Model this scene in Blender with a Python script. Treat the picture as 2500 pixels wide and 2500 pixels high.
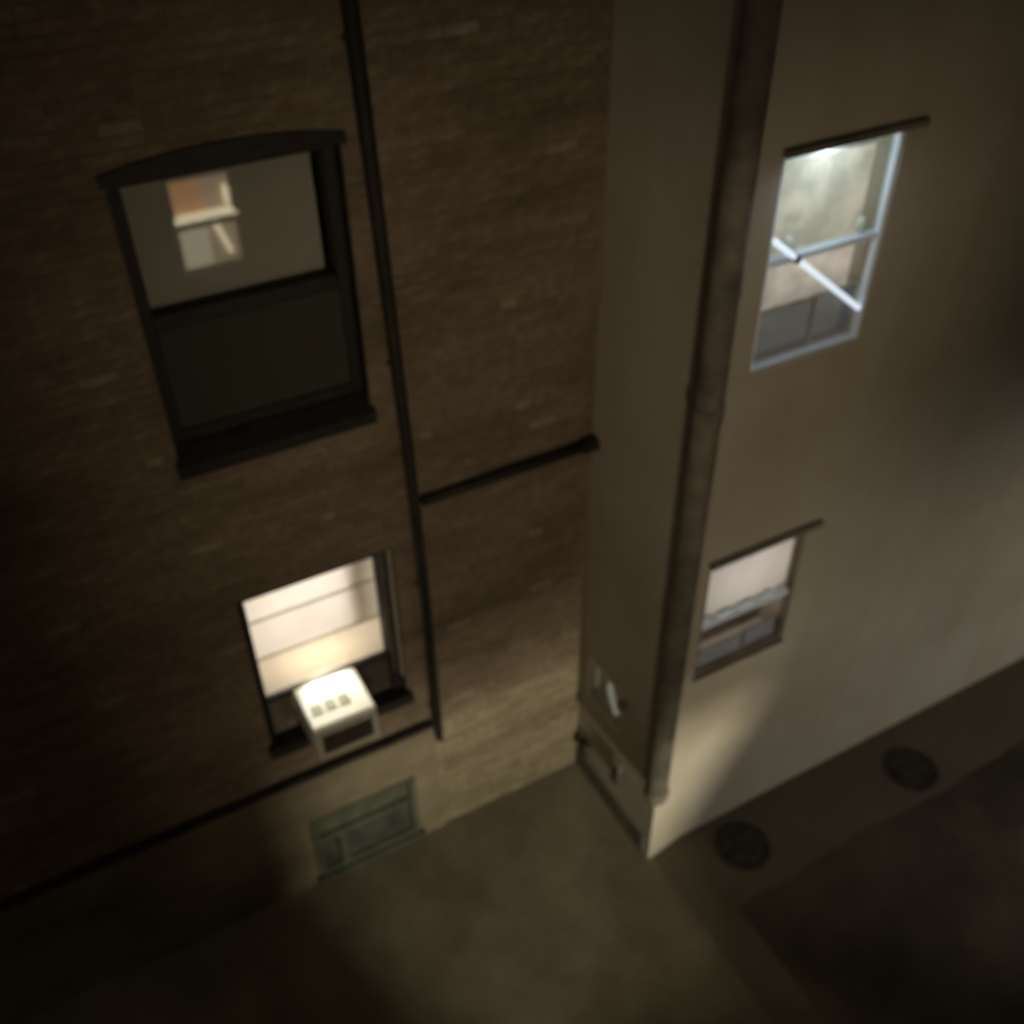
import bpy, bmesh, math, random
from mathutils import Vector, Matrix

sc = bpy.context.scene
for o in list(bpy.data.objects):
    bpy.data.objects.remove(o)
col = sc.collection
rnd = random.Random(7)

# ------------------------------------------------------------------ camera
cam_d = bpy.data.cameras.new('camera')
cam = bpy.data.objects.new('camera', cam_d)
col.objects.link(cam)
rot = Matrix(((0.8781, 0.3109, -0.3636), (-0.4783, 0.5563, -0.6796), (-0.0090, 0.7707, 0.6372)))
CAM = Vector((-3.468, -5.20, 8.336))
cam.matrix_world = Matrix.Translation(CAM) @ rot.to_4x4()
cam_d.sensor_width = 36
cam_d.lens = 36.0
cam_d.clip_start = 0.05
cam_d.clip_end = 500
cam_d.dof.use_dof = True            # the hand-held night shot is focused too near
cam_d.dof.focus_distance = 2.2
cam_d.dof.aperture_fstop = 1.75
sc.camera = cam

# ------------------------------------------------------------------ night sky, exposure
w = bpy.data.worlds.new('World')
sc.world = w
w.use_nodes = True
bg = w.node_tree.nodes['Background']
bg.inputs['Color'].default_value = (1.0, 0.83, 0.58, 1)     # city glow on a night sky
bg.inputs['Strength'].default_value = 0.074
sc.view_settings.view_transform = 'Standard'
sc.view_settings.look = 'None'
sc.view_settings.exposure = 0
sc.view_settings.gamma = 1
sc.view_settings.use_curve_mapping = False
sc.cycles.use_denoising = True
sc.cycles.max_bounces = 8
sc.cycles.sample_clamp_indirect = 2.0


def lamp(name, kind, loc, energy, color, size=0.05, aim=None, size_y=None):
    d = bpy.data.lights.new(name, kind)
    d.energy = energy
    d.color = color
    if kind == 'AREA':
        d.shape = 'RECTANGLE'
        d.size = size
        d.size_y = size_y or size
    else:
        d.shadow_soft_size = size
    o = bpy.data.objects.new(name, d)
    o.location = loc
    if aim is not None:
        o.rotation_euler = (Vector(aim) - Vector(loc)).to_track_quat('-Z', 'Y').to_euler()
    col.objects.link(o)
    return o


# lamps that burn in rooms (each stands inside its room), plus one added spot
lamp('room_lamp', 'POINT', (-0.70, -8.00, 1.75), 2000, (1.0, 0.93, 0.72), 0.15)      # ground floor opposite, half-drawn blind
lamp('room_lamp', 'POINT', (5.00, -6.90, 1.60), 370, (1.0, 0.95, 0.84), 0.18)        # ground floor opposite, to the right
lamp('room_lamp', 'POINT', (-4.00, -8.00, 5.60), 560, (1.0, 0.84, 0.60), 0.35)       # upper floor opposite
lamp('room_lamp', 'AREA', (-2.25, 1.05, 3.30), 17, (1.0, 0.88, 0.82), 0.8, (-2.25, 0.2, 3.0), 0.5)   # kitchen behind the roman blind
lamp('room_lamp', 'AREA', (-2.22, 0.40, 2.62), 1.7, (1.0, 0.76, 0.52), 0.5, (-2.22, 0.30, 2.36), 0.08)
ac_spot = lamp('ac_fill_spot', 'SPOT', (-2.27, 0.75, 2.69), 220, (1.0, 0.90, 0.74), 0.04, (-2.28, -0.36, 2.43))   # unseen spot added to brighten the air conditioner top
ac_spot.data.spot_size = math.radians(36)
ac_spot.data.spot_blend = 0.6
lamp('room_lamp', 'AREA', (0.78, 0.25, 6.1), 21, (0.98, 0.97, 0.95), 0.8, (0.9, -0.70, 5.7), 0.8)     # room lamp behind the beige curtain
lamp('room_lamp', 'AREA', (0.72, -1.125, 6.345), 8.5, (0.74, 0.87, 1.0), 0.7, (0.73, -1.13, 5.0), 0.05)    # cool lamp over the upper right window
lamp('room_lamp', 'AREA', (0.70, -0.50, 3.20), 6, (1.0, 0.88, 0.86), 0.7, (0.70, -1.1, 3.1), 0.5)      # behind the small pink blind


# ------------------------------------------------------------------ materials
def mat(name, base, rough=0.8, var=0.15, scale=6.0, base2=None, bump=0.0, bscale=40.0, metal=0.0, spec=0.3, stretch=(1, 1, 1)):
    m = bpy.data.materials.new(name)
    m.use_nodes = True
    nt = m.node_tree
    N, L = nt.nodes, nt.links
    p = N['Principled BSDF']
    p.inputs['Roughness'].default_value = rough
    p.inputs['Metallic'].default_value = metal
    p.inputs['Specular IOR Level'].default_value = spec
    tc = N.new('ShaderNodeTexCoord')
    mp = N.new('ShaderNodeMapping')
    mp.inputs['Scale'].default_value = stretch
    L.new(tc.outputs['Object'], mp.inputs['Vector'])
    nz = N.new('ShaderNodeTexNoise')
    nz.inputs['Scale'].default_value = scale
    nz.inputs['Detail'].default_value = 6
    nz.inputs['Roughness'].default_value = 0.6
    L.new(mp.outputs['Vector'], nz.inputs['Vector'])
    rp = N.new('ShaderNodeValToRGB')
    b2 = base2 or tuple(c * (1 - 2 * var) for c in base)
    b1 = base if base2 else tuple(min(1, c * (1 + var)) for c in base)
    rp.color_ramp.elements[0].position = 0.32
    rp.color_ramp.elements[1].position = 0.68
    rp.color_ramp.elements[0].color = (*b2, 1)
    rp.color_ramp.elements[1].color = (*b1, 1)
    L.new(nz.outputs['Fac'], rp.inputs['Fac'])
    L.new(rp.outputs['Color'], p.inputs['Base Color'])
    if bump:
        n2 = N.new('ShaderNodeTexNoise')
        n2.inputs['Scale'].default_value = bscale
        n2.inputs['Detail'].default_value = 5
        L.new(tc.outputs['Object'], n2.inputs['Vector'])
        bp = N.new('ShaderNodeBump')
        bp.inputs['Strength'].default_value = bump
        bp.inputs['Distance'].default_value = 0.01
        L.new(n2.outputs['Fac'], bp.inputs['Height'])
        L.new(bp.outputs['Normal'], p.inputs['Normal'])
    return m


def glass_mat(name, tint=(0.9, 0.93, 0.9), boost=1.6):
    m = bpy.data.materials.new(name)
    m.use_nodes = True
    N, L = m.node_tree.nodes, m.node_tree.links
    for n in list(N):
        if n.type != 'OUTPUT_MATERIAL':
            N.remove(n)
    out = [n for n in N if n.type == 'OUTPUT_MATERIAL'][0]
    tr = N.new('ShaderNodeBsdfTransparent')
    tr.inputs['Color'].default_value = (*tint, 1)
    gl = N.new('ShaderNodeBsdfGlossy')
    gl.inputs['Roughness'].default_value = 0.02
    ge = N.new('ShaderNodeNewGeometry')
    dt = N.new('ShaderNodeVectorMath')
    dt.operation = 'DOT_PRODUCT'
    L.new(ge.outputs['Normal'], dt.inputs[0])
    L.new(ge.outputs['Incoming'], dt.inputs[1])

    def math_node(op, a, b):
        n_ = N.new('ShaderNodeMath')
        n_.operation = op
        for i_, v_ in enumerate((a, b)):
            if v_ is None:
                continue
            if isinstance(v_, (int, float)):
                n_.inputs[i_].default_value = v_
            else:
                L.new(v_, n_.inputs[i_])
        return n_.outputs[0]
    ab = math_node('ABSOLUTE', dt.outputs['Value'], None)
    om = math_node('SUBTRACT', 1.0, ab)
    p5 = math_node('POWER', om, 5.0)
    sch = math_node('MULTIPLY_ADD', p5, 0.96)
    sch.node.inputs[2].default_value = 0.04
    mu = sch.node
    mu = N.new('ShaderNodeMath')
    mu.operation = 'MULTIPLY'
    mu.inputs[1].default_value = boost
    mu.use_clamp = True
    mx = N.new('ShaderNodeMixShader')
    L.new(sch, mu.inputs[0])
    L.new(mu.outputs[0], mx.inputs['Fac'])
    L.new(tr.outputs[0], mx.inputs[1])
    L.new(gl.outputs[0], mx.inputs[2])
    L.new(mx.outputs[0], out.inputs['Surface'])
    return m


def cloth_mat(name, c, trans=0.6, c2=None, scale=5.0, clear=0.0):
    m = bpy.data.materials.new(name)
    m.use_nodes = True
    N, L = m.node_tree.nodes, m.node_tree.links
    for n in list(N):
        if n.type != 'OUTPUT_MATERIAL':
            N.remove(n)
    out = [n for n in N if n.type == 'OUTPUT_MATERIAL'][0]
    tc = N.new('ShaderNodeTexCoord')
    nz = N.new('ShaderNodeTexNoise')
    nz.inputs['Scale'].default_value = scale
    nz.inputs['Detail'].default_value = 3
    L.new(tc.outputs['Object'], nz.inputs['Vector'])
    rp = N.new('ShaderNodeValToRGB')
    rp.color_ramp.elements[0].position = 0.38
    rp.color_ramp.elements[1].position = 0.62
    rp.color_ramp.elements[0].color = (*(c2 or tuple(x * 0.94 for x in c)), 1)
    rp.color_ramp.elements[1].color = (*c, 1)
    L.new(nz.outputs['Fac'], rp.inputs['Fac'])
    df = N.new('ShaderNodeBsdfDiffuse')
    tl = N.new('ShaderNodeBsdfTranslucent')
    L.new(rp.outputs['Color'], df.inputs['Color'])
    L.new(rp.outputs['Color'], tl.inputs['Color'])
    mx = N.new('ShaderNodeMixShader')
    mx.inputs['Fac'].default_value = trans
    L.new(df.outputs[0], mx.inputs[1])
    L.new(tl.outputs[0], mx.inputs[2])
    last = mx
    if clear:
        t2 = N.new('ShaderNodeBsdfTransparent')
        m2 = N.new('ShaderNodeMixShader')
        m2.inputs['Fac'].default_value = clear
        L.new(mx.outputs[0], m2.inputs[1])
        L.new(t2.outputs[0], m2.inputs[2])
        last = m2
    L.new(last.outputs[0], out.inputs['Surface'])
    return m


def lit_mat(name, color, strength):
    m = bpy.data.materials.new(name)
    m.use_nodes = True
    p = m.node_tree.nodes['Principled BSDF']
    p.inputs['Base Color'].default_value = (*[c * 0.5 for c in color], 1)
    p.inputs['Emission Color'].default_value = (*color, 1)
    p.inputs['Emission Strength'].default_value = strength
    return m


M = {}
tints = [(.190, .145, .098), (.180, .134, .090), (.172, .124, .082), (.200, .155, .107), (.188, .144, .100), (.160, .118, .080), (.262, .215, .158),
         (.205, .170, .112), (.185, .150, .096)]      # the last two: bricks of the base, once painted cream
def soot(m, sc_=(0.5, 0.5, 1.6), lo=0.62):
    nt = m.node_tree
    N, L = nt.nodes, nt.links
    p = N['Principled BSDF']
    src = p.inputs['Base Color'].links[0].from_socket
    ge = N.new('ShaderNodeNewGeometry')
    mp = N.new('ShaderNodeMapping')
    mp.inputs['Scale'].default_value = sc_
    nz = N.new('ShaderNodeTexNoise')
    nz.inputs['Scale'].default_value = 1.0
    nz.inputs['Detail'].default_value = 5
    nz.inputs['Roughness'].default_value = 0.65
    rp = N.new('ShaderNodeValToRGB')
    rp.color_ramp.elements[0].position = 0.36
    rp.color_ramp.elements[1].position = 0.60
    rp.color_ramp.elements[0].color = (lo, lo * 0.97, lo * 0.90, 1)
    rp.color_ramp.elements[1].color = (1, 1, 1, 1)
    mx = N.new('ShaderNodeMix')
    mx.data_type = 'RGBA'
    mx.blend_type = 'MULTIPLY'
    mx.inputs[0].default_value = 1.0
    L.new(ge.outputs['Position'], mp.inputs['Vector'])
    L.new(mp.outputs['Vector'], nz.inputs['Vector'])
    L.new(nz.outputs['Fac'], rp.inputs['Fac'])
    L.new(src, mx.inputs[6])
    L.new(rp.outputs['Color'], mx.inputs[7])
    L.new(mx.outputs[2], p.inputs['Base Color'])


BR = [mat('brick_%d' % i, t, 0.9, 0.14, 14, bump=0.5, bscale=60) for i, t in enumerate(tints)]
M['mortar'] = mat('mortar', (.180, .140, .096), 0.95, 0.15, 3, bump=0.4)
M['plinth'] = mat('plinth_render', (.165, .138, .092), 0.9, 0.12, 1.6, base2=(.120, .096, .060), bump=0.3, bscale=25)
for m_ in BR + [M['mortar'], M['plinth']]:
    soot(m_)
M['stain'] = mat('damp', (.10, .07, .03), 0.9, 0.2, 2)
M['render'] = mat('wall_render', (.36, .33, .28), 0.88, 0.05, 0.9, base2=(.325, .292, .24), bump=0.15, bscale=30)
M['dark_wood'] = mat('dark_wood', (.014, .011, .009), 0.6, 0.3, 8, stretch=(1, 1, 6))
M['dark_metal'] = mat('dark_metal', (.035, .026, .018), 0.65, 0.3, 5, bump=0.1)
M['pipe'] = mat('pipe_paint', (.140, .122, .095), 0.75, 0.25, 4, bump=0.1)
M['black_pipe'] = mat('black_pipe', (.018, .013, .010), 0.7, 0.3, 5)
M['white_plastic'] = mat('white_plastic', (.80, .79, .74), 0.45, 0.02, 4)
M['white_frame'] = mat('white_frame', (.64, .71, .80), 0.5, 0.03, 5)
M['dull_frame'] = mat('dull_frame', (.16, .13, .10), 0.6, 0.15, 5)
M['grille'] = mat('grille', (.055, .042, .030), 0.6, 0.2, 10)
M['vent_grey'] = mat('vent_grey', (.36, .34, .28), 0.6, 0.1, 20)
M['green_paint'] = mat('green_paint', (.060, .062, .040), 0.55, 0.2, 5)
M['green_dark'] = mat('green_dark', (.040, .044, .034), 0.5, 0.25, 5)
M['concrete'] = mat('yard_concrete', (.200, .177, .122), 0.9, 0.1, 0.8, base2=(.145, .125, .082), bump=0.3, bscale=18)
M['asphalt'] = mat('asphalt', (.130, .108, .074), 0.92, 0.2, 1.6, base2=(.105, .085, .058), bump=0.5, bscale=50)
M['earth_and_shade'] = mat('earth_and_shade', (.074, .060, .040), 0.95, 0.25, 1.2, bump=0.5, bscale=20)  # bare ground, and the shade sheet laid over the path
M['iron'] = mat('iron', (.045, .036, .025), 0.75, 0.3, 14, bump=0.3, bscale=50)
M['room_dark'] = mat('room_dark', (.05, .045, .03), 0.9, 0.1, 2)
M['room_light'] = mat('room_light', (.62, .56, .48), 0.9, 0.04, 2)
M['room_beige'] = mat('room_beige', (.50, .46, .40), 0.9, 0.04, 2)
M['brown_facade'] = mat('brown_facade', (.20, .14, .09), 0.9, 0.15, 3)
M['glass'] = glass_mat('window_glass', boost=1.0)
M['mirror_glass'] = glass_mat('old_glass', (.92, .92, .90), 1.0)
M['grey_blind'] = cloth_mat('grey_blind', (.42, .40, .37), 0.1)
M['roman'] = cloth_mat('roman_cloth', (.86, .80, .77), 0.72)
M['pink_blind'] = cloth_mat('pink_blind', (.80, .74, .72), 0.7)
M['beige_curtain'] = cloth_mat('patterned_curtain', (.70, .63, .55), 0.5, (.50, .46, .40), 7.0)
M['screen'] = cloth_mat('screen_mesh', (.26, .30, .36), 0.4, None, 8, 0.42)
M['mask_dark'] = cloth_mat('mask_dark', (.062, .060, .046), 0.1, None, 8, 0.15)
M['seam'] = cloth_mat('seam', (.60, .56, .50), 0.6)
M['lit_warm'] = lit_mat('lit_warm', (1.0, .78, .52), 1.4)
M['lit_cream'] = lit_mat('lit_cream', (1.0, .88, .60), 7.0)
M['lit_grey'] = lit_mat('lit_grey', (1.0, .90, .66), 2.6)
M['lit_orange'] = lit_mat('lit_orange', (1.0, .52, .26), 2.2)


soot(M['render'], (0.35, 0.35, 0.5), 0.84)
soot(M['render'], (2.5, 2.5, 0.30), 0.95)
soot(M['concrete'], (0.8, 0.8, 0.8), 0.75)


# ------------------------------------------------------------------ helpers
class MB:
    def __init__(self):
        self.v, self.f = [], []

    def quad(self, a, b, c, d):
        n = len(self.v)
        self.v += [tuple(a), tuple(b), tuple(c), tuple(d)]
        self.f.append((n, n + 1, n + 2, n + 3))

    def box(self, x0, x1, y0, y1, z0, z1):
        n = len(self.v)
        self.v += [(x0, y0, z0), (x1, y0, z0), (x1, y1, z0), (x0, y1, z0), (x0, y0, z1), (x1, y0, z1), (x1, y1, z1), (x0, y1, z1)]
        for f in ((0, 3, 2, 1), (4, 5, 6, 7), (0, 1, 5, 4), (1, 2, 6, 5), (2, 3, 7, 6), (3, 0, 4, 7)):
            self.f.append(tuple(n + i for i in f))
        return self

    def room(self, x0, x1, y0, y1, z0, z1, open_y):
        """inside of a box, open on the face at open_y"""
        P = lambda x, y, z: (x, y, z)
        self.quad((x0, y0, z0), (x1, y0, z0), (x1, y1, z0), (x0, y1, z0))
        self.quad((x0, y0, z1), (x0, y1, z1), (x1, y1, z1), (x1, y0, z1))
        self.quad((x0, y0, z0), (x0, y1, z0), (x0, y1, z1), (x0, y0, z1))
        self.quad((x1, y0, z0), (x1, y0, z1), (x1, y1, z1), (x1, y1, z0))
        yb = y1 if open_y == y0 else y0
        self.quad((x0, yb, z0), (x1, yb, z0), (x1, yb, z1), (x0, yb, z1))
        return self

    def tube(self, pts, r, n=14, caps=True):
        pts = [Vector(p) for p in pts]
        rr = r if isinstance(r, (list, tuple)) else [r] * len(pts)
        rings = []
        up = None
        for i, p in enumerate(pts):
            a = pts[max(0, i - 1)]
            b = pts[min(len(pts) - 1, i + 1)]
            t = (b - a).normalized()
            if up is None:
                up = Vector((0, 0, 1)) if abs(t.z) < 0.9 else Vector((1, 0, 0))
            u = (up - t * up.dot(t)).normalized()
            up = u
            s = t.cross(u)
            base = len(self.v)
            for k in range(n):
                ang = 2 * math.pi * k / n
                self.v.append(tuple(p + (u * math.cos(ang) + s * math.sin(ang)) * rr[i]))
            rings.append(base)
        for i in range(len(rings) - 1):
            for k in range(n):
                k2 = (k + 1) % n
                self.f.append((rings[i] + k, rings[i] + k2, rings[i + 1] + k2, rings[i + 1] + k))
        if caps:
            self.f.append(tuple(rings[0] + k for k in reversed(range(n))))
            self.f.append(tuple(rings[-1] + k for k in range(n)))
        return self

    def lathe(self, c, prof, n=24, axis='z'):
        """prof: (radius, height) list; closed by radius 0 ends"""
        c = Vector(c)
        base = len(self.v)
        for r, h in prof:
            for k in range(n):
                a = 2 * math.pi * k / n
                if axis == 'z':
                    q = Vector((r * math.cos(a), r * math.sin(a), h))
                else:
                    q = Vector((h, r * math.cos(a), r * math.sin(a)))
                self.v.append(tuple(c + q))
        for i in range(len(prof) - 1):
            for k in range(n):
                k2 = (k + 1) % n
                self.f.append((base + i * n + k, base + i * n + k2, base + (i + 1) * n + k2, base + (i + 1) * n + k))
        return self

    def wall(self, axis, p0, p1, u0, u1, z0, z1, holes):
        """slab between planes p0 and p1 across axis ('y': spans x,z) with rectangular holes (ua,ub,za,zb)"""
        us = sorted({u0, u1, *[h[0] for h in holes], *[h[1] for h in holes]})
        zs = sorted({z0, z1, *[h[2] for h in holes], *[h[3] for h in holes]})
        P = (lambda u, p, z: (u, p, z)) if axis == 'y' else (lambda u, p, z: (p, u, z))
        for i in range(len(us) - 1):
            for j in range(len(zs) - 1):
                uc, zc = (us[i] + us[i + 1]) / 2, (zs[j] + zs[j + 1]) / 2
                if any(h[0] < uc < h[1] and h[2] < zc < h[3] for h in holes):
                    continue
                for p in (p0, p1):
                    self.quad(P(us[i], p, zs[j]), P(us[i + 1], p, zs[j]), P(us[i + 1], p, zs[j + 1]), P(us[i], p, zs[j + 1]))
        for a, b, c, d in list(holes) + [(u0, u1, z0, z1)]:
            self.quad(P(a, p0, c), P(a, p1, c), P(a, p1, d), P(a, p0, d))
            self.quad(P(b, p0, c), P(b, p1, c), P(b, p1, d), P(b, p0, d))
            self.quad(P(a, p0, c), P(a, p1, c), P(b, p1, c), P(b, p0, c))
            self.quad(P(a, p0, d), P(a, p1, d), P(b, p1, d), P(b, p0, d))
        return self

    def build(self, name, m, parent=None, smooth=False, bevel=0.0):
        me = bpy.data.meshes.new(name)
        me.from_pydata(self.v, [], self.f)
        for mm in (m if isinstance(m, list) else [m]):
            me.materials.append(mm)
        if smooth:
            for p in me.polygons:
                p.use_smooth = True
        me.update()
        o = bpy.data.objects.new(name, me)
        col.objects.link(o)
        o.parent = parent
        if bevel:
            b = o.modifiers.new('bevel', 'BEVEL')
            b.width = bevel
            b.segments = 3
            b.limit_method = 'ANGLE'
        return o


def thing(name, label, cat, group=None):
    o = bpy.data.objects.new(name, None)
    col.objects.link(o)
    return tag(o, label, cat, group)


def tag(o, label, cat, group=None):
    o['label'] = label
    o['category'] = cat
    if group:
        o['group'] = group
    return o


def frame_ring(mb, x0, x1, z0, z1, t, y0, y1):
    mb.box(x0, x0 + t, y0, y1, z0, z1)
    mb.box(x1 - t, x1, y0, y1, z0, z1)
    mb.box(x0 + t, x1 - t, y0, y1, z0, z0 + t)
    mb.box(x0 + t, x1 - t, y0, y1, z1 - t, z1)
    return mb


# ------------------------------------------------------------------ ground
g = MB()
g.quad((-40, -40, 0), (40, -40, 0), (40, 40, 0), (-40, 40, 0))
o = g.build('ground', M['earth_and_shade'])
o['kind'] = 'structure'
g = MB().box(-9.0, 0.0495, -5.98, -0.001, -0.05, 0.006)
o = g.build('yard_paving', M['concrete'])
o['kind'] = 'structure'
g = MB()
g.box(0.36, 9.0, -5.98, -1.245, -0.05, 0.12)
n = len(g.v)
g.v += [(0.05, -5.98, 0.008), (0.05, -1.245, 0.008), (0.359, -1.245, 0.12), (0.359, -5.98, 0.12), (0.359, -1.245, -0.02), (0.359, -5.98, -0.02)]
g.f += [(n, n + 3, n + 2, n + 1), (n + 1, n + 2, n + 4), (n, n + 5, n + 3), (n, n + 1, n + 4, n + 5)]
o = g.build('footpath', M['asphalt'])
o['kind'] = 'structure'
# dark sheet painting the shade on the outer path, with a ragged edge
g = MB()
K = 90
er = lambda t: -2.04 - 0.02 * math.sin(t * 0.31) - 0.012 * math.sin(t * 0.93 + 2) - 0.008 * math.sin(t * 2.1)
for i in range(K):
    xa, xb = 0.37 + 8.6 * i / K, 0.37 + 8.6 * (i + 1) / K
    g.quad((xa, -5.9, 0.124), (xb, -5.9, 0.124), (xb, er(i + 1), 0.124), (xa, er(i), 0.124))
o = g.build('shade_strip', M['earth_and_shade'])
o['kind'] = 'structure'

# ------------------------------------------------------------------ brick house (left)
HA = [(-2.91, -1.69, 4.65, 6.43), (-2.79, -1.66, 1.95, 3.52), (-2.66, -1.69, 0.10, 0.92)]
ZTOP = 11.0
house = thing('brick_house', 'dark brown brick house with a pale rendered base on the left', 'house')
mb = MB().wall('y', 0.0, 0.30, -9.0, -0.002, 0.0, ZTOP, HA)
mb.build('wall', M['mortar'], house)
# rendered base left of the thin pipe
mb = MB().wall('y', -0.030, -0.001, -9.0, -1.47, 0.0, 1.50, [(-2.66, -1.69, 0.10, 0.92)])
mb.build('plinth', M['plinth'], house)
mb = MB().box(-9.2, -0.002, 0.31, 5.0, ZTOP - 0.2, ZTOP + 0.1)
mb.build('roof', M['dark_metal'], house)

mb = MB().box(-1.469, -0.022, -0.0025, -0.0005, 0.0, 1.43)
mb.build('base_wash', M['plinth'], house)

# bricks
BL, BH, J = 0.203, 0.057, 0.010
CH = BH + J
bricks = []


def in_hole(x0, x1, z0, z1):
    for a, b, c, d in HA:
        if x1 > a and x0 < b and z1 > c + 0.001 and z0 < d:
            return (a, b)
    return None


def project(p):
    q = rot.transposed() @ (Vector(p) - CAM)
    if q.z > -0.2:
        return None
    return (0.5 - q.x / q.z, 0.5 - q.y / q.z, -q.z)


ncourse = int(9.2 / CH)
for k in range(ncourse):
    z0 = 0.004 + k * CH
    z1 = z0 + BH
    header_course = (k % 6 == 5)
    x = -0.006 - (0.0 if k % 2 else (BL + J) / 2)
    if k % 2 == 0:
        segs = [(-0.006 - BL / 2 + J / 2, -0.006)]
        x = -0.006 - BL / 2 - J / 2
    else:
        segs = []
    while x > -5.6:
        wd = (BL - J) / 2 if header_course or rnd.random() < 0.10 else BL
        segs.append((x - wd, x))
        x -= wd + J
    for a, b in segs:
        if z0 < 1.50 and a < -1.47:
            if b > -1.47 + 0.06:
                a = -1.47
            else:
                continue
        parts = [(a, b)]
        h = in_hole(a, b, z0, z1)
        if h:
            parts = []
            if a < h[0] - 0.03:
                parts.append((a, h[0] - 0.0))
            if b > h[1] + 0.03:
                parts.append((h[1] + 0.0, b))
        for p in parts:
            t = rnd.choices(range(7), (5, 5, 4, 3, 5, 3, 0.30))[0]
            if z0 < 1.45 and a > -1.5:
                t = 7 + (rnd.random() < 0.45)
            bricks.append((p[0], p[1], z0, z1, t))


def brick_area(b):
    pr = [project(p) for p in ((b[0], 0, b[2]), (b[1], 0, b[2]), (b[1], 0, b[3]), (b[0], 0, b[3]))]
    if any(p is None for p in pr) or any(not (0.0 < p[0] < 1 and 0.0 < p[1] < 1) for p in pr):
        return 0
    s = 0
    for i in range(4):
        u, v = pr[i], pr[(i + 1) % 4]
        s += u[0] * v[1] - u[1] * v[0]
    return abs(s) / 2


bricks.sort(key=brick_area, reverse=True)
cache = {}
for b in bricks[:300]:
    wd, t = round(b[1] - b[0], 3), b[4]
    if (wd, t) not in cache:
        m_ = MB().box(0, wd, -0.0035, 0.02, 0, BH)
        o = m_.build('brick', BR[t], house)
        cache[(wd, t)] = o.data
    else:
        o = bpy.data.objects.new('brick', cache[(wd, t)])
        col.objects.link(o)
        o.parent = house
    o.location = (b[0], rnd.uniform(-0.002, 0.002), b[2])
for kk in range(1):
    me = MB()
    mats = []
    for b in bricks[300:]:
        dy = rnd.uniform(-0.002, 0.002)
        me.box(b[0], b[1], -0.0035 + dy, 0.02 + dy, b[2], b[3])
        mats += [b[4]] * 6
    o = me.build('brickwork', BR, house)
    o['kind'] = 'stuff'
    o.data.polygons.foreach_set('material_index', mats)

# --- upper dark sash window of the brick house
x0, x1, z0, z1 = HA[0]
win = MB()
frame_ring(win, x0 + 0.004, x1 - 0.004, z0 + 0.16, z1 - 0.004, 0.075, 0.08, 0.20)
win.box(x0 + 0.079, x1 - 0.079, 0.10, 0.18, 5.53, 5.62)            # meeting rail
wnd = win.build('window', M['dark_wood'], house, bevel=0.006)
wnd['label'] = 'dark upper sash window with a reflected lit window in its pane'
# reveal lining, sill, arched head
for xr in (x0 + 0.0005, x1 - 0.012):
    MB().box(xr, xr + 0.0115, -0.012, 0.079, z0 + 0.17, z1 - 0.034).build('reveal', M['dark_wood'], wnd)
mb = MB()
n = len(mb.v)
prof = [(-0.05, z0 - 0.02), (0.20, z0 - 0.02), (0.20, z0 + 0.158), (0.075, z0 + 0.158), (-0.05, z0 + 0.06)]
for xx in (x0 - 0.02, x1 + 0.02):
    mb.v += [(xx, py, pz) for py, pz in prof]
mb.f += [(0, 1, 2, 3, 4), (9, 8, 7, 6, 5)]
for i in range(5):
    mb.f.append((i, i + 5, (i + 1) % 5 + 5, (i + 1) % 5))
mb.build('sill', M['dark_wood'], wnd, bevel=0.008)
mb = MB()
K = 14
for i in range(K):
    ua, ub = i / K, (i + 1) / K
    xa, xb = x0 - 0.03 + ua * (x1 - x0 + 0.06), x0 - 0.03 + ub * (x1 - x0 + 0.06)
    za, zb = z1 + 0.03 + 0.065 * 4 * ua * (1 - ua), z1 + 0.03 + 0.065 * 4 * ub * (1 - ub)
    yf, yb2, zl = -0.022, 0.10, z1 - 0.03
    mb.quad((xa, yf, zl), (xb, yf, zl), (xb, yf, zb), (xa, yf, za))
    mb.quad((xa, yf, za), (xb, yf, zb), (xb, yb2, zb), (xa, yb2, za))
    mb.quad((xa, yf, zl), (xa, yb2, zl), (xb, yb2, zl), (xb, yf, zl))
mb.build('arched_head', M['dark_wood'], wnd)
mb = MB().box(x0 + 0.079, x1 - 0.079, 0.148, 0.153, 5.621, z1 - 0.079)
mb.build('pane', M['mirror_glass'], wnd)
mb = MB().box(x0 + 0.079, x1 - 0.079, 0.128, 0.133, z0 + 0.235, 5.529)
mb.build('pane', M['glass'], wnd)
mb = MB().box(x0 + 0.079, x1 - 0.079, 0.100, 0.103, z0 + 0.235, 5.529)  # dark sheet added to hide reflections in the lower pane
mb.build('reflection_mask', M['mask_dark'], wnd)
mb = MB().room(x0 - 0.2, x1 + 0.2, 0.301, 2.2, z0 - 0.6, z1 + 0.3, 0.301)
mb.build('room_lining', M['room_dark'], house)
b = MB().box(x0 + 0.06, x1 - 0.11, 0.215, 0.222, 5.50, z1 - 0.02)
b.tube([(x0 + 0.05, 0.222, z1 - 0.02), (x1 - 0.05, 0.222, z1 - 0.02)], 0.02, 10)
o = b.build('roller_blind', M['grey_blind'])
tag(o, 'plain grey blind behind the upper pane of the dark arched window', 'blind')
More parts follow.
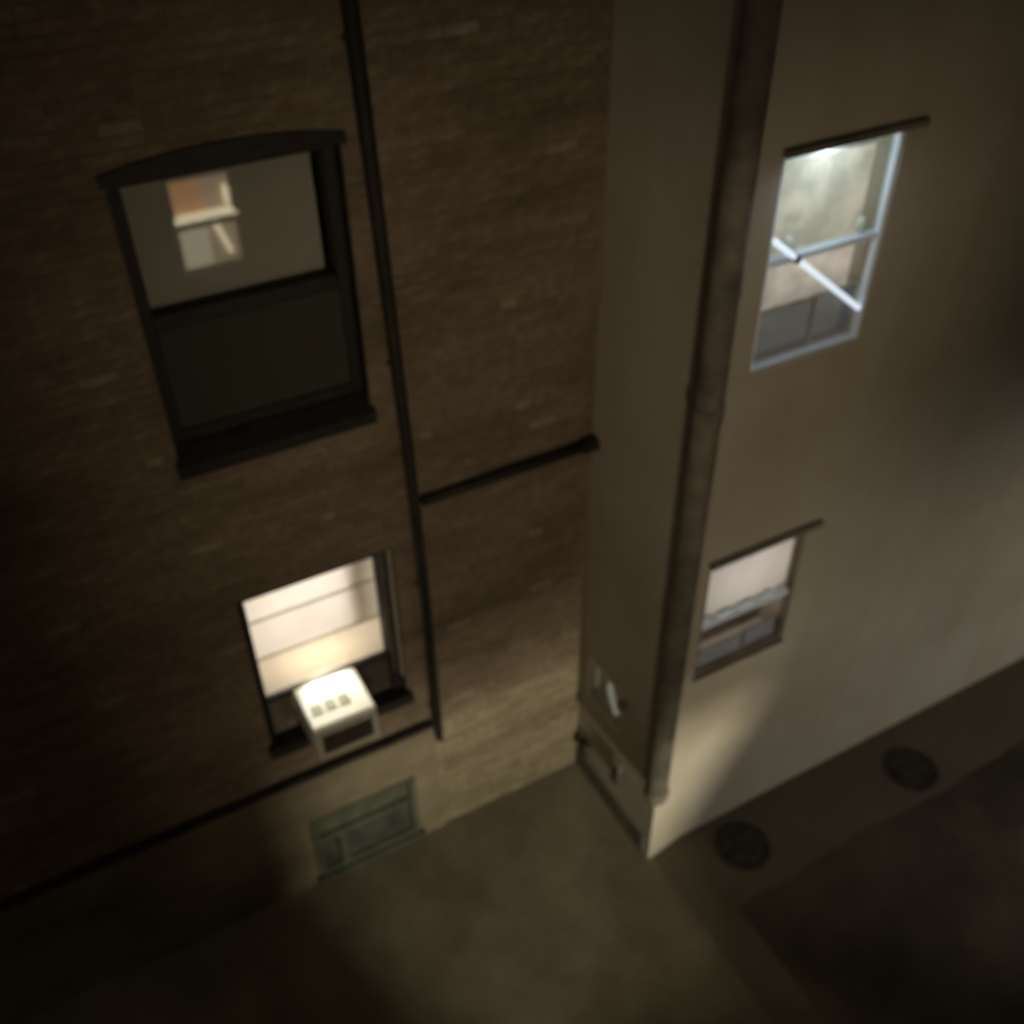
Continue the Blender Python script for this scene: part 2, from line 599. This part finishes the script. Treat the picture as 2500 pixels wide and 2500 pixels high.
# dark green curtain behind the lower pane
c = MB()
NC = 40
for i in range(NC):
    xa = x0 + 0.05 + (x1 - x0 - 0.1) * i / NC
    xb = x0 + 0.05 + (x1 - x0 - 0.1) * (i + 1) / NC
    ya, yb2 = 0.29 + 0.02 * math.sin(i * 0.9), 0.29 + 0.02 * math.sin((i + 1) * 0.9)
    c.quad((xa, ya, z0 + 0.3), (xb, yb2, z0 + 0.3), (xb, yb2, 5.6), (xa, ya, 5.6))
M['green_curtain'] = cloth_mat('green_curtain', (.10, .095, .055), 0.15)
o = c.build('curtain', M['green_curtain'], smooth=True)
tag(o, 'dark green curtain behind the lower pane of the dark arched window', 'curtain')

# --- lower lit window of the brick house
x0, x1, z0, z1 = HA[1]
win = MB()
win.box(x0 + 0.003, x0 + 0.055, 0.04, 0.17, z0 + 0.06, z1 - 0.003)
win.box(x1 - 0.10, x1 - 0.003, 0.05, 0.17, z0 + 0.06, z1 - 0.003)
win.box(x0 + 0.055, x1 - 0.10, 0.04, 0.17, z1 - 0.06, z1 - 0.003)
wnd = win.build('window', M['dark_wood'], house, bevel=0.004)
wnd['label'] = 'lit window with its lower sash raised over an air conditioner'
mb = MB()
mb.box(x0 - 0.03, x1 + 0.03, -0.07, 0.20, z0 - 0.05, z0 + 0.055)
mb.build('sill', M['dark_wood'], wnd, bevel=0.01)
mb = MB()
mb.box(x1 - 0.030, x1 - 0.018, -0.012, 0.05, z0 + 0.25, z1 - 0.003)
mb.build('storm_track', M['vent_grey'], wnd)
mb = MB()
mb.box(x1 - 0.078, x1 - 0.070, 0.018, 0.05, z0 + 0.3, z1 - 0.003)
mb.build('storm_track', M['dull_frame'], wnd)
sash = MB()
sash.box(x0 + 0.055, x1 - 0.10, 0.07, 0.11, 2.385, 2.428)
sash = sash.build('sash', M['dark_wood'], wnd)
mb = MB().box(x0 + 0.056, x1 - 0.101, 0.088, 0.092, 2.436, z1 - 0.061)
mb.build('pane', M['glass'], wnd)
mb = MB()
mb.box(x0 + 0.056, -2.545, 0.085, 0.10, z0 + 0.056, 2.384)
mb.build('side_panel', M['dull_frame'], wnd)
mb = MB()
mb.box(-2.035, x1 - 0.101, 0.085, 0.10, z0 + 0.056, 2.384)
mb.build('side_panel', M['grille'], wnd)
mb = MB().room(x0 - 0.05, x1 + 0.05, 0.301, 1.3, z0 - 0.3, z1 + 0.15, 0.301)
mb.build('room_lining', M['room_light'], house)
o = MB().box(x0 - 0.04, x1 + 0.04, 0.171, 0.95, 2.33, 2.36).build('table', M['room_light'])
tag(o, 'pale table top just inside the lit window, under the blind', 'table')

# roman blind: three slightly bowed panels with seams
rb = thing('roman_blind', 'glowing cream roman blind in three folds in the lit window', 'blind')
bx0, bx1 = x0 + 0.03, x1 - 0.06
for (za, zb) in ((2.74, 3.105), (3.12, 3.50)):
    p = MB()
    n = 8
    for i in range(n):
        ta, tb = i / n, (i + 1) / n
        ya = 0.185 - 0.014 * math.sin(math.pi * ta)
        yb2 = 0.185 - 0.014 * math.sin(math.pi * tb)
        p.quad((bx0, ya, za + (zb - za) * ta), (bx1, ya, za + (zb - za) * ta), (bx1, yb2, za + (zb - za) * tb), (bx0, yb2, za + (zb - za) * tb))
    p.build('panel', M['roman'], rb, smooth=True)
for zz in (2.7325, 3.1125):
    MB().box(bx0, bx1, 0.180, 0.192, zz - 0.009, zz + 0.009).build('seam', M['seam'], rb)
# wall cupboard inside close to the blind
cb = MB().box(-1.98, -1.86, 0.28, 0.50, 2.76, 3.62)
o = cb.build('wall_cupboard', M['room_beige'])
tag(o, 'beige cupboard side seen dimly through the blind of the lit window', 'cupboard')

# --- window air conditioner
ac = thing('air_conditioner', 'white window air conditioner jutting out below the lit blind', 'air conditioner')
ax0, ax1, ay, az0, az1 = -2.535, -2.045, -0.40, 2.10, 2.425
cs = MB()
cs.box(ax0, ax1, ay + 0.02, 0.068, az0, az1)
cs.build('casing', M['white_plastic'], ac, bevel=0.018)
fr = MB()
frame_ring(fr, ax0 + 0.004, ax1 - 0.004, az0 + 0.004, az1 - 0.03, 0.045, ay, ay + 0.019)
fr.build('front_frame', M['vent_grey'], ac, bevel=0.004)
gr = MB()
nf = 11
for i in range(nf):
    zz = az0 + 0.055 + (az1 - az0 - 0.14) * i / (nf - 1)
    gr.box(ax0 + 0.05, ax1 - 0.05, ay + 0.004, ay + 0.016, zz - 0.006, zz + 0.006)
gr.box(ax0 + 0.05, ax1 - 0.05, ay + 0.016, ay + 0.0195, az0 + 0.05, az1 - 0.076)
gr.build('grille', M['grille'], ac)
for i in range(3):
    vx = ax0 + 0.05 + i * 0.105
    v = MB()
    for j in range(5):
        v.box(vx, vx + 0.085, ay + 0.15 + j * 0.021, ay + 0.15 + j * 0.021 + 0.017, az1 + 0.001, az1 + 0.004)
    v.build('vent', M['vent_grey'], ac)

# --- cellar window in the rendered base
x0, x1, z0, z1 = HA[2]
cw = MB()
frame_ring(cw, x0 + 0.003, x1 - 0.003, z0 + 0.003, z1 - 0.003, 0.06, -0.045, 0.06)
cw.box(x0 + 0.063, x1 - 0.063, -0.04, 0.05, 0.58, 0.64)
cw.box(-2.44, -2.37, -0.041, 0.049, z0 + 0.063, 0.58)
wnd = cw.build('window', M['green_paint'], house, bevel=0.006)
wnd['label'] = 'low green cellar window in the rendered base'
mb = MB().box(x0 + 0.063, x1 - 0.063, 0.0, 0.012, 0.64, z1 - 0.063)
mb.build('shutter_board', M['green_paint'], wnd)
mb = MB().box(-2.37, x1 - 0.063, 0.0, 0.012, z0 + 0.063, 0.58)
mb.build('shutter_board', M['green_dark'], wnd)
mb = MB().box(x0 + 0.063, -2.44, 0.001, 0.013, z0 + 0.063, 0.58)
mb.build('shutter_board', M['green_dark'], wnd)
mb = MB().box(x0 - 0.03, x1 + 0.03, -0.08, -0.031, z0 - 0.04, z0 + 0.02)
mb.build('sill', M['green_dark'], wnd)

# ------------------------------------------------------------------ rendered block (right)
HC = [(0.28, 1.15, 5.04, 6.36), (0.21, 1.08, 2.33, 3.50)]
YC = -1.24
block = thing('rendered_house', 'pale rendered house block standing forward on the right', 'house')
mb = MB()
mb.wall('y', YC, YC + 0.28, 0.0, 9.0, 0.0, ZTOP, HC)
mb.wall('x', 0.0, 0.25, YC + 0.281, 0.5, 0.0, ZTOP, [(-0.66, -0.12, 1.12, 1.68)])
mb.build('wall', M['render'], block)
MB().box(-0.05, 9.0, YC + 0.285, 5.0, ZTOP - 0.2, ZTOP + 0.1).build('roof', M['dark_metal'], block)
# tarred skirting along the foot of the side wall
sk = MB().box(-0.02, -0.001, YC + 0.08, -0.001, 0.006, 0.24)
sk.build('skirting', mat('tar_wash', (.115, .10, .072), 0.85, 0.2, 4), block, bevel=0.006)


def block_window(h, label, rail_z, screen_top, mull_x, fm, sm, dark_sill):
    x0, x1, z0, z1 = h
    wn = MB()
    y0 = YC + 0.012
    frame_ring(wn, x0 + 0.002, x1 - 0.002, z0 + 0.002, z1 - 0.002, 0.024, y0, y0 + 0.05)
    o = wn.build('window', fm, block, bevel=0.003)
    o['label'] = label
    MB().box(x0 + 0.025, x1 - 0.025, y0 + 0.008, y0 + 0.065, rail_z - 0.042, rail_z).build('sash', M['white_frame'], o, bevel=0.003)
    MB().box(x0 + 0.025, x1 - 0.025, y0 + 0.028, y0 + 0.032, rail_z + 0.001, z1 - 0.025).build('pane', M['glass'], o)
    # sliding screen in the open lower half
    s = MB()
    t = 0.018
    ya = y0 + 0.036
    frame_ring(s, x0 + 0.026, mull_x + 0.012, z0 + 0.033, screen_top, t, ya, ya + 0.012)
    s.build('screen_frame', sm, o)
    s = MB()
    frame_ring(s, mull_x - 0.012, x1 - 0.026, z0 + 0.0335, screen_top, t, ya + 0.0125, ya + 0.0245)
    s.build('screen_frame', sm, o)
    MB().box(x0 + 0.052, mull_x - 0.013, ya + 0.004, ya + 0.006, z0 + 0.052, screen_top - t - 0.001).build('screen_mesh', M['screen'], o)
    MB().box(mull_x + 0.013, x1 - 0.052, ya + 0.017, ya + 0.019, z0 + 0.052, screen_top - t - 0.001).build('screen_mesh', M['screen'], o)
    MB().box(x0 - 0.01, x1 + 0.01, YC - 0.012, y0 - 0.001, z0 - 0.022, z0 + 0.0).build('sill', dark_sill, o, bevel=0.006)
    # drip mould over the head
    MB().box(x0 - 0.02, x1 + 0.11, YC - 0.05, YC - 0.001, z1 + 0.002, z1 + 0.04).build('drip_mould', M['pipe'], o, bevel=0.006)
    return o


wu = block_window(HC[0], 'upper right window with a white rail and a beige curtain inside', 5.75, 5.42, 0.765, M['white_frame'], M['vent_grey'], M['render'])
wl = block_window(HC[1], 'lower right window with a pink blind half down', 2.865, 2.56, 0.71, M['dull_frame'], M['dull_frame'], M['dark_wood'])
# rooms behind
MB().box(1.1425, 1.1485, YC + 0.085, YC + 0.279, 5.06, 6.35).build('reveal', M['render'], wu)
MB().room(0.10, 2.40, YC + 0.281, 0.60, 4.2, 6.62, YC + 0.281).build('room_lining', M['room_beige'], block)
MB().room(0.05, 1.45, YC + 0.281, -0.25, 1.6, 3.72, YC + 0.281).build('room_lining', M['room_beige'], block)

# beige patterned curtain in the upper right window
c = MB()
NC = 60
for i in range(NC):
    xa, xb = 0.287 + 0.85 * i / NC, 0.287 + 0.85 * (i + 1) / NC
    fy = lambda t: -1.05 + 0.0015 * math.sin(t * 0.5)
    c.quad((xa, fy(i), 5.06), (xb, fy(i + 1), 5.06), (xb, fy(i + 1), 6.25), (xa, fy(i), 6.25))
o = c.build('curtain', M['beige_curtain'], smooth=True)
tag(o, 'mottled beige curtain hanging inside the upper right window', 'curtain')
# bright diagonal bar across the open half, its brightness put in as glow
r = MB()
r.tube([(0.325, YC + 0.028, 5.872), (1.115, YC + 0.028, 5.25)], 0.018, 12)
MB().box(0.285, 1.14, -1.10, -1.07, 6.245, 6.28).build('pelmet', M['white_plastic'], block)
o = r.build('glow_bar', lit_mat('bar_glow', (.80, .90, 1.0), 0.85), smooth=False)
tag(o, 'bluish white bar, made to glow, slanting across the upper right window', 'glowing bar')
MB().tube([(0.500, YC + 0.028, 5.736), (0.535, YC + 0.028, 5.708)], 0.026, 12).build('glow_bar_band', M['dull_frame'], o)
# white items on the rail
for i, (cx, cz, rr, label) in enumerate(((0.49, 5.80, 0.05, 'small white bottle at the left end of the upper window rail'),
                                          (1.04, 5.80, 0.04, 'small white jar at the right end of the upper window rail'))):
    bt = MB().lathe((cx, YC + 0.085, 5.751), [(0.0, 0), (rr * 0.7, 0.001), (rr * 0.75, 0.05), (rr * 0.5, 0.07), (rr * 0.3, 0.085), (0, 0.087)], 16)
    o = bt.build('bottle' if i == 0 else 'jar', M['white_plastic'], smooth=True)
    tag(o, label, 'bottle' if i == 0 else 'jar')

# pink blind in the lower right window, hem a little wavy
pb = thing('roller_blind', 'pinkish white blind half drawn in the lower right window', 'blind')
c = MB()
NC = 24
for i in range(NC):
    xa, xb = 0.232 + 0.828 * i / NC, 0.232 + 0.828 * (i + 1) / NC
    hz = lambda t: 2.905 + 0.012 * math.sin(t * 1.1) + 0.008 * math.sin(t * 2.3 + 1)
    c.quad((xa, YC + 0.080, hz(i)), (xb, YC + 0.080, hz(i + 1)), (xb, YC + 0.080, 3.47), (xa, YC + 0.080, 3.47))
c.build('cloth', M['pink_blind'], pb)
c = MB()
c.tube([(0.232 + 0.828 * i / NC, YC + 0.080, hz(i) - 0.008) for i in range(NC + 1)], 0.012, 8)
c.build('hem', M['white_plastic'], pb)

# ------------------------------------------------------------------ pipes
# downpipe on the outer corner
dp = thing('downpipe', 'thick dark brown downpipe on the corner of the rendered house', 'pipe')
MB().tube([(-0.045, YC - 0.045, 1.12), (-0.045, YC - 0.045, ZTOP)], 0.090, 20).build('pipe_shaft', M['pipe'], dp, smooth=True)
MB().lathe((-0.045, YC - 0.045, 1.00), [(0.0, 0), (0.06, 0.005), (0.095, 0.05), (0.105, 0.11), (0.105, 0.15), (0.09, 0.16)], 20).build('outlet_collar', M['pipe'], dp, smooth=True)
for zz in (4.85, 8.0):
    MB().lathe((-0.045, YC - 0.045, zz), [(0.091, -0.001), (0.100, 0.0), (0.100, 0.10), (0.091, 0.101)], 20).build('pipe_joint', M['pipe'], dp, smooth=False)
for zz in (2.2, 5.6):
    MB().box(0.046, 0.11, YC - 0.02, YC - 0.001, zz, zz + 0.05).build('bracket', M['pipe'], dp)
# thin pipe running down the brick wall
tp = thing('drain_pipe', 'thin black pipe running down the brick wall right of the windows', 'pipe')
MB().tube([(-1.60, -0.045, 8.2), (-1.575, -0.045, 7.08), (-1.545, -0.045, 6.2), (-1.52, -0.045, 5.4), (-1.48, -0.045, 4.2), (-1.455, -0.05, 2.9), (-1.44, -0.06, 1.30)],
          [.047, .046, .044, .042, .040, .038, .034], 14).build('pipe_shaft', M['black_pipe'], tp, smooth=True)
for zz, xx in ((6.9, -1.567), (5.0, -1.507), (3.1, -1.457), (1.7, -1.443)):
    MB().box(xx - 0.055, xx + 0.055, -0.02, -0.0085, zz, zz + 0.03).build('bracket', M['black_pipe'], tp)
hp = thing('waste_pipe', 'short black pipe crossing the brick wall to the inner corner', 'pipe')
MB().tube([(-1.42, -0.055, 3.885), (-0.75, -0.055, 3.89), (-0.012, -0.055, 3.895)], [.034, .040, .046], 14).build('pipe_shaft', M['black_pipe'], hp, smooth=True)
MB().lathe((-0.12, -0.055, 3.895), [(0.046, 0), (0.060, 0.001), (0.060, 0.115), (0.046, 0.117)], 16, 'x').build('pipe_joint', M['black_pipe'], hp)
lp = MB().tube([(-8.9, -0.05, 1.545), (-1.49, -0.05, 1.525)], 0.034, 12)
o = lp.build('conduit', M['black_pipe'], smooth=True)
tag(o, 'long black conduit along the top of the rendered base', 'conduit')

# tap, hose and stub pipes on the side wall of the block
t = MB().lathe((-0.07, -0.70, 1.585), [(0.0, 0), (0.04, 0.002), (0.045, 0.04), (0.03, 0.065), (0, 0.0695)], 14, 'x')
o = t.build('pipe_cap', M['pipe'], smooth=True)
tag(o, 'small round dark pipe cap beside the small side window', 'pipe cap')
# small side window
wf = MB()
for (ya, yb, za, zb) in ((-0.658, -0.122, 1.63, 1.678), (-0.658, -0.122, 1.122, 1.15), (-0.658, -0.63, 1.1505, 1.6295), (-0.15, -0.122, 1.1505, 1.6295)):
    wf.box(-0.004, 0.05, ya, yb, za, zb)
o = wf.build('window', M['vent_grey'], block)
o['label'] = 'small window low on the side wall with glowing strips for glints'
MB().box(0.020, 0.024, -0.6295, -0.1505, 1.1505, 1.6295).build('pane', M['glass'], o)
MB().box(0.10, 0.11, -0.655, -0.125, 1.13, 1.67).build('curtain', M['grey_blind'], o)
MB().tube([(0.07, -0.37, 1.60), (0.07, -0.375, 1.40), (0.07, -0.42, 1.30), (0.07, -0.50, 1.20)], [.020, .024, .020, .022], 10).build('glint_strip', lit_mat('lit_pale', (1.0, .95, .80), 0.22), o)  # strips made to glow in place of reflections on the pane
MB().tube([(0.07, -0.17, 1.60), (0.07, -0.17, 1.25)], 0.014, 10).build('glint_strip', lit_mat('glint_paler', (1.0, .95, .80), 0.07), o)
vt = thing('wall_valve', 'round dark valve low on the side wall by the downpipe', 'valve')
MB().lathe((-0.075, -0.72, 0.63), [(0.0, 0), (0.055, 0.002), (0.065, 0.04), (0.065, 0.06), (0.05, 0.074)], 16, 'x').build('valve_body', M['dark_metal'], vt, smooth=True)
MB().tube([(-0.03, -0.735, 0.66), (-0.03, -0.75, 0.86)], 0.018, 10).build('pipe_stub', M['pipe'], vt, smooth=True)
vc = MB().lathe((-0.11, -0.17, 0.42), [(0.0, 0.05), (0.07, 0.051), (0.09, 0.07), (0.09, 0.10), (0.085, 0.109)], 18, 'x')
o = vc.build('dark_disc', M['dark_metal'], smooth=True)  # dark disc set over the soft dark spot in the corner
tag(o, 'round dark disc low in the inner corner of the yard', 'vent')  # plain dark disc set over the soft dark spot
# ------------------------------------------------------------------ manhole covers on the footpath
for i, (cx, cy, label) in enumerate(((0.78, -1.60, 'round black manhole cover nearer the house corner'), (2.72, -1.73, 'round black manhole cover farther along the footpath'))):
    mh = thing('manhole_cover', label, 'manhole cover', 'manhole covers in the footpath')
    MB().lathe((cx, cy, 0.12), [(0.210, 0.0005), (0.210, 0.012), (0.245, 0.012), (0.245, 0.0005)], 32).build('rim', M['iron'], mh)
    MB().lathe((cx, cy, 0.12), [(0.0, 0.006), (0.200, 0.006), (0.204, 0.0005)], 32).build('lid', M['iron'], mh)
    for s in (-1, 1):
        MB().box(cx + s * 0.14 - 0.03, cx + s * 0.14 + 0.03, cy - 0.01, cy + 0.01, 0.1265, 0.132).build('lifting_bar', M['iron'], mh)

# ------------------------------------------------------------------ house opposite, behind the camera
HO = [(-1.60, -0.86, 2.83, 3.98), (-3.80, -2.20, 4.40, 5.95), (-1.18, -0.21, 1.17, 2.40), (4.2, 5.8, 1.14, 1.92)]
opp = thing('opposite_house', 'brown house across the yard, mirrored with its lit window in the dark pane', 'house')
MB().wall('y', -6.30, -6.00, -9.0, 9.0, 0.0, ZTOP, HO).build('wall', M['brown_facade'], opp)
MB().box(-9.0, 9.0, -11.0, -6.31, ZTOP - 0.2, ZTOP + 0.1).build('roof', M['dark_metal'], opp)
# the mirrored window: orange curtain above, white things below
x0, x1, z0, z1 = HO[0]
ow = MB()
frame_ring(ow, x0 + 0.002, x1 - 0.002, z0 + 0.002, z1 - 0.002, 0.03, -6.12, -6.06)
ow.box(x0 + 0.025, x1 - 0.025, -6.12, -6.05, 3.38, 3.45)
ow = ow.build('window', M['dull_frame'], opp)
MB().box(x0, x1 - 0.32, -6.24, -6.23, 3.46, z1).build('curtain_panel', M['lit_orange'], ow)
MB().box(x1 - 0.319, x1, -6.25, -6.24, 3.46, z1).build('curtain_panel', M['lit_warm'], ow)
MB().box(x0, x1, -6.23, -6.05, 3.455, 3.495).build('rail_top', M['lit_cream'], ow)
MB().box(x0, x0 + 0.40, -6.25, -6.24, z0, 3.37).build('curtain_panel', M['lit_grey'], ow)
MB().box(x0 + 0.401, x1, -6.25, -6.24, z0, 3.37).build('curtain_panel', M['lit_warm'], ow)
MB().tube([(x1 - 0.25, -6.2, 3.35), (x1 - 0.12, -6.2, 2.95)], 0.03, 8).build('cloth_fold', M['lit_cream'], ow)
MB().tube([(x1 - 0.06, -6.2, 3.55), (x1 - 0.06, -6.2, 3.75)], 0.035, 8).build('cloth_fold', M['lit_cream'], ow)
# upper lit window with a net curtain
x0, x1, z0, z1 = HO[1]
ow = MB()
frame_ring(ow, x0 + 0.002, x1 - 0.002, z0 + 0.002, z1 - 0.002, 0.05, -6.16, -6.08)
ow = ow.build('window', M['dull_frame'], opp)
MB().room(-5.6, -1.0, -9.2, -6.301, 4.15, 7.0, -6.301).build('room_lining', M['room_dark'], opp)
# two ground floor rooms
MB().room(-3.2, 0.6, -9.2, -6.301, -0.2, 2.7, -6.301).build('room_lining', M['room_dark'], opp)
MB().room(3.5, 6.8, -9.0, -6.301, -0.2, 3.2, -6.301).build('room_lining', M['room_dark'], opp)
x0, x1, z0, z1 = HO[2]
ow = MB()
ow.box(x0 + 0.002, x1 - 0.002, -6.10, -6.04, z0 + 0.0, z0 + 0.02)
ow = ow.build('window', M['dull_frame'], opp)
MB().box(x0 + 0.002, x1 - 0.002, -6.045, -6.035, 1.74, 1.82).build('blind_bar', M['dull_frame'], ow)
MB().box(x0 + 0.002, x1 - 0.002, -6.045, -6.035, 1.845, z1 - 0.002).build('blind_panel', M['dull_frame'], ow)
# side curtain, gathered towards the sill
cm = MB()
cm.quad((-0.212, -6.03, 1.74), (-0.212, -6.03, 1.195), (-0.485, -6.03, 1.195), (-0.228, -6.03, 1.72))
cm.build('side_curtain', M['dull_frame'], ow)
